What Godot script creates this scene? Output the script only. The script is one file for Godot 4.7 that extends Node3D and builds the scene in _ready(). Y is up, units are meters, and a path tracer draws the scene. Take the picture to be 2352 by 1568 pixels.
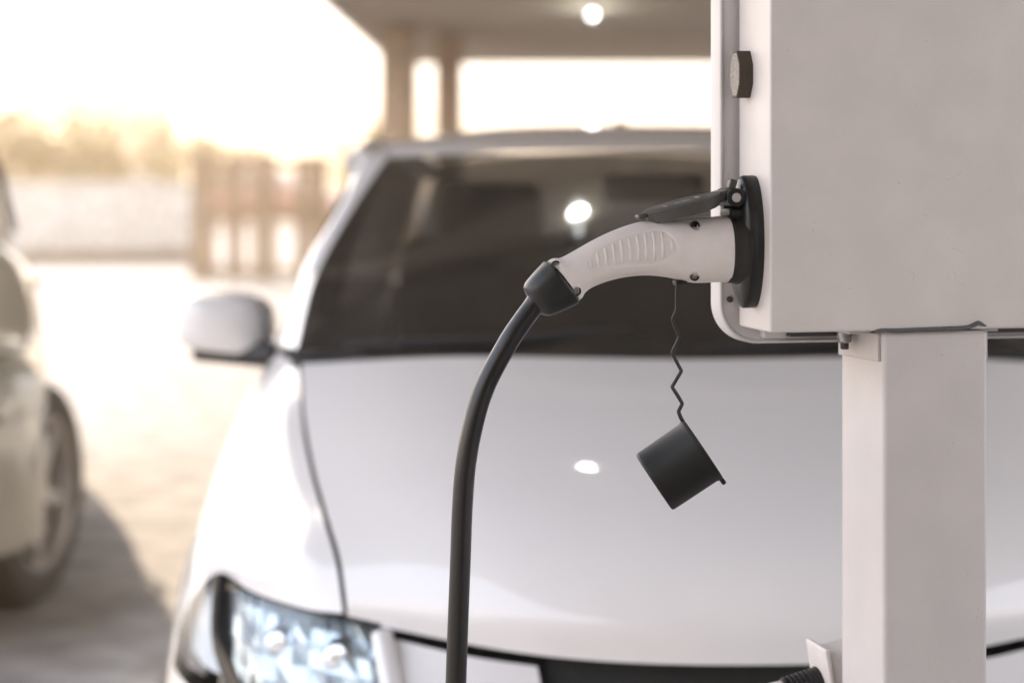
extends Node3D
# An electric charging post in front of a white hatchback under a station canopy, low sun behind.
# Metres, y up, the camera stands at x 0, z 0 and looks along -z.

var M := {}
var taken := {}
var rng := RandomNumberGenerator.new()
const EYE := 1.36

# ---------------------------------------------------------------- naming
func numbered(called: String) -> String:
	if not taken.has(called):
		taken[called] = 0
		return called
	taken[called] += 1
	return "%s_%03d" % [called, taken[called]]

func tag(o: Node, label: String, category: String, group := "") -> void:
	o.set_meta("label", label)
	o.set_meta("category", category)
	if group != "":
		o.set_meta("group", group)

func thing(called: String, label: String, category: String, xf := Transform3D(), group := "") -> Node3D:
	var o := Node3D.new()
	o.name = numbered(called)
	o.transform = xf
	add_child(o)
	tag(o, label, category, group)
	return o

func put(called: String, mesh: Mesh, m: Material, parent: Node, xf := Transform3D()) -> MeshInstance3D:
	var o := MeshInstance3D.new()
	o.name = called if parent != self else numbered(called)
	o.mesh = mesh
	o.material_override = m
	o.transform = xf
	parent.add_child(o, true)
	return o

func at(p: Vector3, yaw_degrees := 0.0) -> Transform3D:
	return Transform3D(Basis(Vector3.UP, deg_to_rad(yaw_degrees)), p)

# ---------------------------------------------------------------- materials
func lin(r: float, g: float, b: float, a := 1.0) -> Color:
	var c := Color(r, g, b).linear_to_srgb()
	c.a = a
	return c

func noise_tex(freq: float, octaves: int, lo: float, hi: float, seed_: int, size := 512, bump := false) -> NoiseTexture2D:
	var n := FastNoiseLite.new()
	n.seed = seed_
	n.noise_type = FastNoiseLite.TYPE_SIMPLEX
	n.frequency = freq
	n.fractal_octaves = octaves
	var t := NoiseTexture2D.new()
	t.width = size
	t.height = size
	t.seamless = true
	t.noise = n
	if not bump:
		var g := Gradient.new()
		g.set_color(0, Color(lo, lo, lo))
		g.set_color(1, Color(hi, hi, hi))
		t.color_ramp = g
	return t

func dirt_tex() -> ImageTexture:   # faint cloudiness with dust specks and a few fine scuffs
	var n := FastNoiseLite.new()
	n.seed = 3
	n.frequency = .008
	n.fractal_octaves = 4
	var soft := n.get_seamless_image(512, 512)
	var im := Image.create(512, 512, false, Image.FORMAT_RGB8)
	for y in 512:
		for x in 512:
			var v := .955 + .045 * soft.get_pixel(x, y).r
			im.set_pixel(x, y, Color(v, v, v))
	var r := RandomNumberGenerator.new()
	r.seed = 9
	for k in 70:
		var x := r.randi_range(2, 508)
		var y := r.randi_range(2, 508)
		var v := r.randf_range(.78, .93)
		im.set_pixel(x, y, Color(v, v * .98, v * .95))
		if r.randf() < .4:
			im.set_pixel(x + 1, y, Color(v, v * .98, v * .95))
		if r.randf() < .2:
			im.set_pixel(x, y + 1, Color(v, v * .98, v * .95))
	for k in 14:
		var p := Vector2(r.randf_range(20, 490), r.randf_range(20, 490))
		var d := Vector2.RIGHT.rotated(r.randf_range(-.6, .6))
		var v := r.randf_range(.88, .94)
		for i in r.randi_range(6, 22):
			im.set_pixel(clampi(int(p.x + d.x * i), 0, 511), clampi(int(p.y + d.y * i), 0, 511), Color(v, v, v))
	return ImageTexture.create_from_image(im)

func mat(c: Color, rough: float, metal := 0.0) -> StandardMaterial3D:
	var m := StandardMaterial3D.new()
	m.albedo_color = c
	m.roughness = rough
	m.metallic = metal
	return m

func worn(m: StandardMaterial3D, color_tex: Texture2D, bump_tex: Texture2D, relief: float, scale_: float) -> StandardMaterial3D:
	m.uv1_triplanar = true
	m.uv1_scale = Vector3.ONE * scale_
	if color_tex:
		m.albedo_texture = color_tex
	if bump_tex:
		m.heightmap_enabled = true
		m.heightmap_texture = bump_tex
		m.heightmap_scale = relief
	return m

func dull(m: StandardMaterial3D) -> StandardMaterial3D:
	m.metallic_specular = .38
	return m

func coated(c: Color, rough: float) -> StandardMaterial3D:
	var m := mat(c, 0.45)
	m.clearcoat_enabled = true
	m.clearcoat = 1.0
	m.clearcoat_roughness = rough
	return m

func pane(c: Color, a: float) -> StandardMaterial3D:
	c.a = a
	var m := mat(c, 0.03)
	m.transparency = BaseMaterial3D.TRANSPARENCY_ALPHA
	return m

func make_materials() -> void:
	var blotch := dirt_tex()
	var specks := noise_tex(0.05, 3, 0.9, 1.0, 5)
	var grain := noise_tex(0.12, 3, 0, 1, 8, 512, true)
	var broad := noise_tex(0.012, 5, 0.66, 1.0, 11, 1024)
	M.powder = worn(mat(lin(.66, .625, .607), .42), blotch, grain, .005, 2.4)
	M.powder_post = worn(mat(lin(.58, .553, .55), .45), blotch, grain, .006, 2.4)
	M.tray = worn(mat(lin(.64, .62, .625), .4), blotch, grain, .005, 2.4)
	M.shell = worn(mat(lin(.70, .658, .64), .38), noise_tex(0.01, 3, 0.96, 1.0, 6), grain, .006, 8.0)
	M.black = dull(worn(mat(lin(.009, .0095, .010), .48), specks, grain, .006, 10.0))
	M.rubber = worn(mat(lin(.010, .010, .010), .5), specks, grain, .008, 12.0)
	M.cable = worn(mat(lin(.009, .0085, .0085), .30), specks, grain, .004, 10.0)
	M.lid = dull(worn(mat(lin(.075, .074, .072), .45), specks, grain, .006, 10.0))
	M.flange = worn(mat(lin(.011, .012, .013), .34), specks, grain, .006, 10.0)
	M.pin = mat(lin(.42, .39, .38), .4)
	M.print = mat(lin(.6, .6, .6), .8)
	M.brass = worn(mat(lin(.62, .57, .52), .42, .35), noise_tex(0.03, 4, .6, 1.0, 21), grain, .12, 16.0)
	M.knob = worn(mat(lin(.075, .06, .045), .5, .4), specks, grain, .02, 10.0)
	M.steel = mat(lin(.33, .33, .35), .35, 1.0)
	M.screw = mat(lin(.22, .21, .20), .4, .9)
	M.rail = mat(lin(.06, .055, .06), .5, .3)
	M.sealant = worn(mat(lin(.10, .105, .12), .6), specks, grain, .08, 8.0)
	M.ground = worn(mat(lin(.37, .355, .345), .85), broad, grain, .3, .25)
	M.ground.uv1_world_triplanar = true
	M.white_paint = coated(lin(.775, .768, .778), .04)
	M.olive_paint = coated(lin(.25, .245, .21), .06)
	M.silver_paint = coated(lin(.36, .37, .38), .06)
	M.red_paint = coated(lin(.20, .05, .035), .06)
	M.blue_paint = coated(lin(.07, .09, .13), .06)
	M.glass = pane(lin(.02, .020, .020), .80)
	M.glass.metallic_specular = .7
	M.lens = pane(lin(.8, .85, .9), .05)
	M.trim = mat(lin(.02, .021, .023), .5)
	M.gap = mat(lin(.01, .011, .012), .8)
	M.interior = mat(lin(.05, .04, .032), .7)
	M.seat = mat(lin(.06, .06, .06), .8)
	M.lamp_white = mat(lin(.66, .73, .78), .35)
	M.chrome = mat(lin(.75, .8, .85), .12, 1.0)
	M.reflector = mat(lin(.56, .69, .78), .2, .5)
	M.tyre = worn(mat(lin(.022, .021, .02), .75), specks, grain, .1, 4.0)
	M.rim = mat(lin(.34, .33, .32), .4, .6)
	M.signal = pane(lin(.75, .8, .85), .12)
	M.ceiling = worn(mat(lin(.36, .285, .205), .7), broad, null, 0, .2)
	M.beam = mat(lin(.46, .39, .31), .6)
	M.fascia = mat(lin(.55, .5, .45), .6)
	M.column = worn(mat(lin(.52, .37, .25), .7), broad, null, 0, .3)
	M.wall = worn(mat(lin(.72, .69, .64), .8), broad, grain, .2, .3)
	M.plinth = mat(lin(.16, .13, .10), .85)
	M.timber = worn(mat(lin(.34, .23, .14), .75), broad, grain, .2, .6)
	M.bark = mat(lin(.10, .07, .05), .9)
	var leaf := mat(lin(.075, .085, .025), .6)
	leaf.backlight_enabled = true
	leaf.backlight = lin(.07, .06, .015)
	M.leaf = leaf
	var leaf2 := mat(lin(.10, .09, .03), .6)
	leaf2.backlight_enabled = true
	leaf2.backlight = lin(.10, .08, .02)
	M.leaf_dry = leaf2
	M.facade = worn(mat(lin(.58, .5, .44), .8), broad, null, 0, .1)
	M.shop = worn(mat(lin(.34, .315, .29), .8), broad, null, 0, .3)
	M.window = mat(lin(.05, .06, .07), .1)
	var glow := mat(Color(1, 1, 1), .5)
	glow.emission_enabled = true
	glow.emission = Color(0.96, 1.0, 0.99)
	glow.emission_energy_multiplier = 18.0
	M.glow = glow

# ---------------------------------------------------------------- mesh helpers
func begin() -> SurfaceTool:
	var st := SurfaceTool.new()
	st.begin(Mesh.PRIMITIVE_TRIANGLES)
	return st

func done(st: SurfaceTool) -> ArrayMesh:
	st.generate_normals()
	st.index()
	return st.commit()

func quad(st: SurfaceTool, a: Vector3, b: Vector3, c: Vector3, d: Vector3) -> void:
	for p in [a, b, c, a, c, d]:
		st.add_vertex(p)

func sheet(st: SurfaceTool, g: Array, wrap := false) -> void:   # g: rows of points; clockwise seen from outside when rows run up and columns run right
	for i in g.size() - 1:
		var n: int = g[i].size()
		for j in (n if wrap else n - 1):
			var k := (j + 1) % n
			quad(st, g[i][j], g[i + 1][j], g[i + 1][k], g[i][k])

func fan(st: SurfaceTool, ring: Array, turned := false) -> void:
	var c := Vector3.ZERO
	for p in ring:
		c += p
	c /= ring.size()
	for j in ring.size():
		var k := (j + 1) % ring.size()
		for p in ([c, ring[k], ring[j]] if turned else [c, ring[j], ring[k]]):
			st.add_vertex(p)

func cr(a: Vector3, b: Vector3, c: Vector3, d: Vector3, t: float) -> Vector3:
	return a.cubic_interpolate(b, d * 0.0 + c, a, t) if false else 0.5 * ((2.0 * b) + (c - a) * t + (2.0 * a - 5.0 * b + 4.0 * c - d) * t * t + (3.0 * b - a - 3.0 * c + d) * t * t * t)

func resample(p: Array, n: int) -> Array:   # Catmull-Rom through p, n points
	var out := []
	var last := p.size() - 1
	for i in n:
		var s := float(i) / (n - 1) * last
		var k := mini(int(s), last - 1)
		var p0: Vector3 = p[k - 1] if k > 0 else p[k] * 2.0 - p[k + 1]
		var p3: Vector3 = p[k + 2] if k + 2 <= last else p[k + 1] * 2.0 - p[k]
		out.append(cr(p0, p[k], p[k + 1], p3, s - k))
	return out

func patch_rows(rows: Array, nu: int, nv: int) -> Array:
	var wide := []
	for r in rows:
		wide.append(resample(r, nu))
	var out := []
	for v in nv:
		out.append([])
	for j in nu:
		var col := []
		for r in wide:
			col.append(r[j])
		var c := resample(col, nv)
		for v in nv:
			out[v].append(c[v])
	return out

func mirrored(rows: Array) -> Array:   # half rows (centre outwards) become whole rows, left to right
	var out := []
	for r in rows:
		var w := []
		for i in range(r.size() - 1, 0, -1):
			w.append(Vector3(-r[i].x, r[i].y, r[i].z))
		for p in r:
			w.append(p)
		out.append(w)
	return out

func flipped(rows: Array) -> Array:   # the same rows on the other side of the car
	var out := []
	for r in rows:
		var w := []
		for p in r:
			w.append(Vector3(-p.x, p.y, p.z))
		w.reverse()
		out.append(w)
	return out

func patch(rows: Array, nu: int, nv: int) -> ArrayMesh:
	var st := begin()
	st.set_smooth_group(0)
	sheet(st, patch_rows(rows, nu, nv))
	return done(st)

func V(a: Array) -> Array:   # [[x, y, z], ...] to vectors
	var out := []
	for p in a:
		out.append(Vector3(p[0], p[1], p[2]))
	return out

func rbox_to(st: SurfaceTool, c: Vector3, size: Vector3, r: float, seg := 3, b := Basis()) -> void:   # a box with rounded edges
	var h := size / 2.0
	r = minf(r, minf(h.x, minf(h.y, h.z)) * 0.999)
	for axis in 3:
		var u := (axis + 1) % 3
		var v := (axis + 2) % 3
		var us := ticks(h[u], r, seg)
		var vs := ticks(h[v], r, seg)
		for side in [-1.0, 1.0]:
			var g := []
			for i in us.size():
				var row := []
				for j in vs.size():
					var p := Vector3.ZERO
					p[axis] = h[axis] * side
					p[u] = us[i]
					p[v] = vs[j]
					var inner := p.clamp(-(h - Vector3.ONE * r), h - Vector3.ONE * r)
					row.append(c + b * (inner + (p - inner).normalized() * r))
				g.append(row)
			if side < 0:
				g.reverse()
			sheet(st, g)

func ticks(h: float, r: float, seg: int) -> Array:
	var out := []
	for i in seg + 1:
		out.append(-h + r * (1.0 - tan(PI / 4.0 * (1.0 - float(i) / seg))))
	for i in seg + 1:
		out.append(h - r * (1.0 - tan(PI / 4.0 * float(i) / seg)))
	return out

func rbox(c: Vector3, size: Vector3, r: float, seg := 3, b := Basis()) -> ArrayMesh:
	var st := begin()
	st.set_smooth_group(0)
	rbox_to(st, c, size, r, seg, b)
	return done(st)

func frame_of(d: Vector3) -> Basis:   # y along d
	d = d.normalized()
	var x := d.cross(Vector3.BACK if absf(d.z) < 0.9 else Vector3.RIGHT).normalized()
	return Basis(x, d, x.cross(d))

func lathe_to(st: SurfaceTool, prof: Array, seg: int, xf := Transform3D(), squash := 1.0, sharp := 40.0) -> void:   # prof: [radius, height] from bottom to top, turned round y
	var group := 0
	var prev := Vector2.ZERO
	for i in prof.size() - 1:
		var d := Vector2(prof[i + 1][0] - prof[i][0], prof[i + 1][1] - prof[i][1])
		if i > 0 and absf(rad_to_deg(prev.angle_to(d))) > sharp:
			group += 1
		prev = d
		st.set_smooth_group(group % 30 + 1)
		var rows := []
		for k in [i, i + 1]:
			var row := []
			for j in seg:
				var a := TAU * j / seg
				row.append(xf * Vector3(cos(a) * prof[k][0], prof[k][1], -sin(a) * prof[k][0] * squash))
			rows.append(row)
		for j in seg:
			var k := (j + 1) % seg
			if prof[i][0] > 1e-6:
				for p in [rows[0][j], rows[1][j], rows[0][k]]:
					st.add_vertex(p)
			if prof[i + 1][0] > 1e-6:
				for p in [rows[0][k], rows[1][j], rows[1][k]]:
					st.add_vertex(p)

func lathe(prof: Array, seg: int, xf := Transform3D(), squash := 1.0, sharp := 40.0) -> ArrayMesh:
	var st := begin()
	lathe_to(st, prof, seg, xf, squash, sharp)
	return done(st)

func tube_to(st: SurfaceTool, pts: Array, radii, seg := 16, flat := 1.0) -> void:
	var rings := []
	var side := Vector3.ZERO
	for i in pts.size():
		var d: Vector3 = (pts[mini(i + 1, pts.size() - 1)] - pts[maxi(i - 1, 0)]).normalized()
		if i == 0:
			side = d.cross(Vector3.BACK if absf(d.z) < 0.9 else Vector3.RIGHT).normalized()
		side = (side - d * side.dot(d)).normalized()
		var up := side.cross(d)
		var r: float = radii[i] if radii is Array else radii
		var ring := []
		for j in seg:
			var a := TAU * j / seg
			ring.append(pts[i] + side * cos(a) * r + up * sin(a) * r * flat)
		rings.append(ring)
	st.set_smooth_group(0)
	sheet(st, rings, true)
	st.set_smooth_group(31)
	fan(st, rings[0])
	fan(st, rings[-1], true)

func tube(pts: Array, radii, seg := 16, flat := 1.0) -> ArrayMesh:
	var st := begin()
	tube_to(st, pts, radii, seg, flat)
	return done(st)

func prism(outline: Array, depth: float, bevel := 0.0) -> ArrayMesh:   # outline of Vector2 in xy, from z 0 to z depth, chamfered at the front
	var st := begin()
	st.set_smooth_group(-1)
	var rings := []
	var c := Vector2.ZERO
	for p in outline:
		c += p
	c /= outline.size()
	var steps := [[0.0, 0.0], [depth - bevel, 0.0], [depth, bevel]] if bevel > 0 else [[0.0, 0.0], [depth, 0.0]]
	for s in steps:
		var ring := []
		for p: Vector2 in outline:
			var q: Vector2 = p - (p - c).normalized() * s[1]
			ring.append(Vector3(q.x, q.y, s[0]))
		rings.append(ring)
	sheet(st, rings, true)
	fan(st, rings[0], true)
	fan(st, rings[-1])
	return done(st)

# ---------------------------------------------------------------- the scene
func _ready() -> void:
	rng.seed = 20
	camera_and_light()
	make_materials()
	setting()
	canopy()
	background()
	white_car()
	other_cars()
	post_and_box()
	plug_and_cap()
	spare_plug()

func camera_and_light() -> void:
	var cam := Camera3D.new()
	cam.name = "camera"
	cam.position = Vector3(0, EYE, 0)
	var lens := CameraAttributesPhysical.new()
	lens.frustum_focal_length = 70.0
	lens.frustum_focus_distance = 1.87
	lens.frustum_near = 0.1
	lens.frustum_far = 900.0
	lens.exposure_aperture = 3.1
	cam.attributes = lens
	add_child(cam)
	var tall := 0.1 * 1568.0 / 4500.0
	cam.set_frustum(tall, Vector2(0, -384.0 / 4500.0 * 0.1), 0.1, 900.0)
	cam.current = true

	var e := Environment.new()
	e.background_mode = Environment.BG_SKY
	var sky := ProceduralSkyMaterial.new()
	sky.sky_top_color = Color(0.77, 0.82, 0.91)
	sky.sky_horizon_color = Color(1.0, 0.95, 0.89)
	sky.sky_curve = 0.2
	sky.ground_horizon_color = Color(0.88, 0.83, 0.78)
	sky.ground_bottom_color = Color(0.5, 0.46, 0.42)
	sky.sun_angle_max = 55.0
	sky.sun_curve = 0.12
	sky.sky_energy_multiplier = 1.12
	e.sky = Sky.new()
	e.sky.sky_material = sky
	e.tonemap_mode = Environment.TONE_MAPPER_LINEAR
	e.tonemap_exposure = 3.45
	e.volumetric_fog_enabled = true
	e.volumetric_fog_density = 0.006
	e.volumetric_fog_albedo = Color(1.0, 0.91, 0.785)
	e.volumetric_fog_anisotropy = 0.6
	e.sdfgi_enabled = true
	e.ssao_enabled = true
	e.ssil_enabled = true
	var we := WorldEnvironment.new()
	we.name = "world_environment"
	we.environment = e
	add_child(we)

	var sun := DirectionalLight3D.new()
	sun.name = "sun"
	sun.light_color = Color(1.0, 0.91, 0.80)
	sun.light_energy = 1.05
	sun.light_angular_distance = 1.0
	sun.shadow_enabled = true
	var az := deg_to_rad(29.5)
	var el := deg_to_rad(34.5)
	var to_sun := Vector3(-sin(az) * cos(el), sin(el), -cos(az) * cos(el))
	add_child(sun)
	sun.look_at_from_position(to_sun * 50.0, Vector3.ZERO)

func structure(o: Node) -> void:
	o.set_meta("kind", "structure")

func setting() -> void:
	var st := begin()
	st.set_smooth_group(0)
	var g := []
	for i in 9:
		var row := []
		for j in 9:
			row.append(Vector3(lerpf(-170, 170, j / 8.0), 0, lerpf(40, -260, i / 8.0)))
		g.append(row)
	sheet(st, g)
	structure(put("ground", done(st), M.ground, self))

func canopy() -> void:
	# a flat station roof on columns that runs back over the bays
	var roof := thing("station_canopy", "large flat canopy roof over the charging bays, its underside crossed by beams", "canopy", at(Vector3(1.2, 0, -10.5)))
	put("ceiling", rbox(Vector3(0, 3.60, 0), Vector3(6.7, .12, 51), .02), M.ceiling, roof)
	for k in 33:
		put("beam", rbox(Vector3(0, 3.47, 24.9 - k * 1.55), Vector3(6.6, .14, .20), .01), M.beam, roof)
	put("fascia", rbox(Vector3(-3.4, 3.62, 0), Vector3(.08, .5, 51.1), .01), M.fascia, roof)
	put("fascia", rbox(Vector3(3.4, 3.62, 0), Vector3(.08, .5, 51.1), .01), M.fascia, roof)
	put("fascia", rbox(Vector3(0, 3.62, -25.55), Vector3(6.88, .5, .08), .01), M.fascia, roof)
	put("fascia", rbox(Vector3(0, 3.62, 25.55), Vector3(6.88, .5, .08), .01), M.fascia, roof)
	var cols := [[-1.56, -27.0, .50, "pale square column nearest the left edge of the canopy"], [-.92, -28.5, .40, "darker square column just right of the pale column"], [4.1, -27.0, .36, "square column at the far right corner of the canopy"], [4.1, -10.0, .36, "square column on the right side of the canopy beyond the white car"]]
	for c in cols:
		var col := thing("canopy_column", c[3], "column", at(Vector3(c[0], 0, c[1])), "columns that carry the canopy")
		put("shaft", rbox(Vector3(0, 1.69, 0), Vector3(c[2], 3.38, c[2]), .015), M.column, col)
		put("base_plate", rbox(Vector3(0, .02, 0), Vector3(c[2] + .16, .04, c[2] + .16), .006), M.plinth, col)
	var spots := [[.05, -5.68, 3.53, "round ceiling lamp that shines above the white car"], [.99, -24.0, 3.37, "round ceiling lamp at the far end of the canopy, between its last beams"]]
	for s in spots:
		var l := thing("ceiling_lamp", s[3], "lamp", at(Vector3(s[0], s[2], s[1])), "lamps on the canopy ceiling")
		put("lamp_housing", lathe([[0, 0], [.07, 0], [.07, -.04], [.05, -.055], [.034, -.055]].map(func(p): return [p[0], p[1]]), 28), M.trim, l)
		put("stem", lathe([[0, 0], [.018, 0], [.018, 3.545 - s[2]], [0, 3.545 - s[2]]], 12), M.trim, l)
		put("lamp_diffuser", lathe([[0, -.061], [.026, -.06], [.033, -.053]], 24), M.glow, l)
		var o := OmniLight3D.new()
		o.name = "lamp_light"
		o.position = Vector3(0, -.12, 0)
		o.light_color = Color(.97, 1.0, .99)
		o.light_energy = .12
		o.light_size = .04
		o.omni_range = 30.0
		o.omni_attenuation = 2.0
		o.shadow_enabled = true
		l.add_child(o)

func tree(p: Vector3, high: float, wide: float, m: Material, label: String, n: int) -> void:
	var t := thing("tree", label, "tree", at(p), "trees beyond the forecourt")
	var st := begin()
	tube_to(st, [Vector3(0, -.1, 0), Vector3(.05, high * .25, .02), Vector3(-.04, high * .5, 0), Vector3(.03, high * .8, .03)], [high * .035, high * .028, high * .02, high * .006], 8)
	for k in 6:
		var a := k * 1.05 + rng.randf() * .5
		var y := high * rng.randf_range(.3, .6)
		tube_to(st, [Vector3(0, y, 0), Vector3(cos(a) * wide * .18, y + high * .1, sin(a) * wide * .18), Vector3(cos(a) * wide * .36, y + high * .22, sin(a) * wide * .36)], [high * .014, high * .01, high * .003], 6)
	put("trunk", done(st), M.bark, t)
	var lobes := []
	for k in 16:
		var a := rng.randf() * TAU
		var r := sqrt(rng.randf()) * wide * .40
		lobes.append([Vector3(cos(a) * r, high * rng.randf_range(.36, .88) - r * .25, sin(a) * r), wide * rng.randf_range(.10, .19)])
	var lt := begin()
	lt.set_smooth_group(-1)
	for k in n:
		var lobe: Array = lobes[rng.randi() % lobes.size()]
		var d: Vector3 = Vector3(rng.randfn(), rng.randfn() * .75, rng.randfn()).normalized() * lobe[1] * pow(rng.randf(), .4) * 1.15
		var c: Vector3 = lobe[0] + d
		var b := Basis.from_euler(Vector3(rng.randf() * TAU, rng.randf() * TAU, rng.randf() * TAU))
		var s := high * rng.randf_range(.018, .034)
		quad(lt, c + b * Vector3(-s, 0, 0), c + b * Vector3(0, s * .6, 0), c + b * Vector3(s, 0, 0), c + b * Vector3(0, -s * .6, 0))
	var crown := put("crown", done(lt), m, t)
	crown.set_meta("kind", "stuff")

func background() -> void:
	# low white wall at the back of the forecourt
	var w := thing("boundary_wall", "long low white boundary wall with a dark plinth at the back of the forecourt", "wall", at(Vector3(-9.6, 0, -30.0), 5.0))
	put("wall_face", rbox(Vector3(0, .70, 0), Vector3(9.6, 1.0, .2), .02), M.wall, w)
	put("coping", rbox(Vector3(0, 1.22, 0), Vector3(9.7, .06, .28), .02), M.wall, w)
	put("plinth", rbox(Vector3(0, .1, .01), Vector3(9.64, .2, .3), .02), M.plinth, w)
	# brown timber screen with posts and gaps
	var s := thing("timber_screen", "brown timber screen of upright boards with bright gaps beside the white wall", "fence", at(Vector3(-3.25, 0, -25.0), 3.0))
	for k in 3:
		put("rail", rbox(Vector3(0, [.12, .86, 1.5][k], -.06), Vector3(1.72, .09, .05), .006), M.timber, s)
	for x in [-.80, -.69, -.58, -.34, -.23, -.02, .09, .20, .52, .63, .74, .84]:
		put("board", rbox(Vector3(x, .80, 0), Vector3(.095, 1.58, .03), .004), M.timber, s)
	# the station shop that the bays face, behind the photographer
	var shop := thing("station_shop", "low grey shop building that faces the charging bays", "building", at(Vector3(-2.0, 0, 9.0)))
	put("wall", rbox(Vector3(0, 1.5, 0), Vector3(17.0, 3.0, 5.0), .02), M.shop, shop)
	put("roof", rbox(Vector3(0, 3.08, 0), Vector3(17.3, .14, 5.3), .02), M.plinth, shop)
	put("door", rbox(Vector3(1.6, 1.05, -2.5), Vector3(1.0, 2.1, .06), .01), M.window, shop)
	for x in [-6.6, -4.8, -3.0, -1.0, 3.6, 5.6]:
		put("window", rbox(Vector3(x, 1.6, -2.5), Vector3(1.3, 1.2, .06), .01), M.window, shop)
	# parked cars and trees beyond
	tree(Vector3(-11.3, 0, -42), 4.1, 4.6, M.leaf, "broad dark bushy tree at the left end of the tree row behind the white wall", 2600)
	tree(Vector3(-8.9, 0, -44), 3.3, 3.4, M.leaf_dry, "low bushy tree right of the broad dark tree, over the parked cars", 2000)
	tree(Vector3(-8.4, 0, -50), 3.1, 2.2, M.leaf_dry, "small tree standing alone above the white wall", 1200)
	tree(Vector3(-7.2, 0, -52), 2.5, 2.0, M.leaf_dry, "smallest tree, near the timber screen", 1000)
	tree(Vector3(-3.5, 0, -48), 3.3, 2.6, M.leaf_dry, "rounded tree seen above the windscreen pillar of the white car", 1500)
	tree(Vector3(-5.6, 0, -58), 2.2, 3.6, M.leaf_dry, "low spreading shrub tree behind the timber screen", 1200)
	var b := thing("far_building", "pale distant block rising behind the trees", "building", at(Vector3(-26, 0, -130), 8.0))
	put("wall", rbox(Vector3(0, 3.2, 0), Vector3(7, 6.4, 8), .05), M.facade, b)
	put("roof", rbox(Vector3(0, 6.5, 0), Vector3(7.4, .25, 8.4), .04), M.plinth, b)
	for y in 2:
		for x in 4:
			put("window", rbox(Vector3(-2.6 + x * 1.75, 1.9 + y * 2.6, 4.0), Vector3(.9, 1.2, .06), .01), M.window, b)

# ---------------------------------------------------------------- cars
func wheel(parent: Node3D, p: Vector3, side: float, steer := 0.0) -> void:
	var w := Node3D.new()
	w.name = "wheel"
	w.transform = Transform3D(Basis(Vector3.UP, deg_to_rad(steer)) * Basis(Vector3.BACK, -PI / 2 * side), p)   # y points out of the car
	parent.add_child(w, true)
	put("tyre", lathe([[.215, -.09], [.26, -.1], [.302, -.085], [.315, -.06], [.317, 0], [.315, .06], [.302, .085], [.26, .1], [.222, .092], [.215, .085]], 48), M.tyre, w)
	put("rim", lathe([[.21, -.09], [.19, -.04], [.19, .05], [.206, .075], [.22, .09], [.214, .094], [.2, .082]], 40), M.rim, w)
	put("brake_disc", lathe([[0, .0], [.14, .0], [.14, .012], [0, .012]], 28), M.rail, w)
	put("hub", lathe([[.06, .0], [.065, .05], [.05, .078], [.02, .085], [0, .085]], 24), M.rim, w)
	for k in 5:
		var b := Basis(Vector3.UP, TAU * k / 5.0)
		var st := begin()
		st.set_smooth_group(0)
		rbox_to(st, b * Vector3(.125, .062, 0), Vector3(.16, .024, .046), .009, 2, b)
		put("spoke", done(st), M.rim, w)

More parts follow.
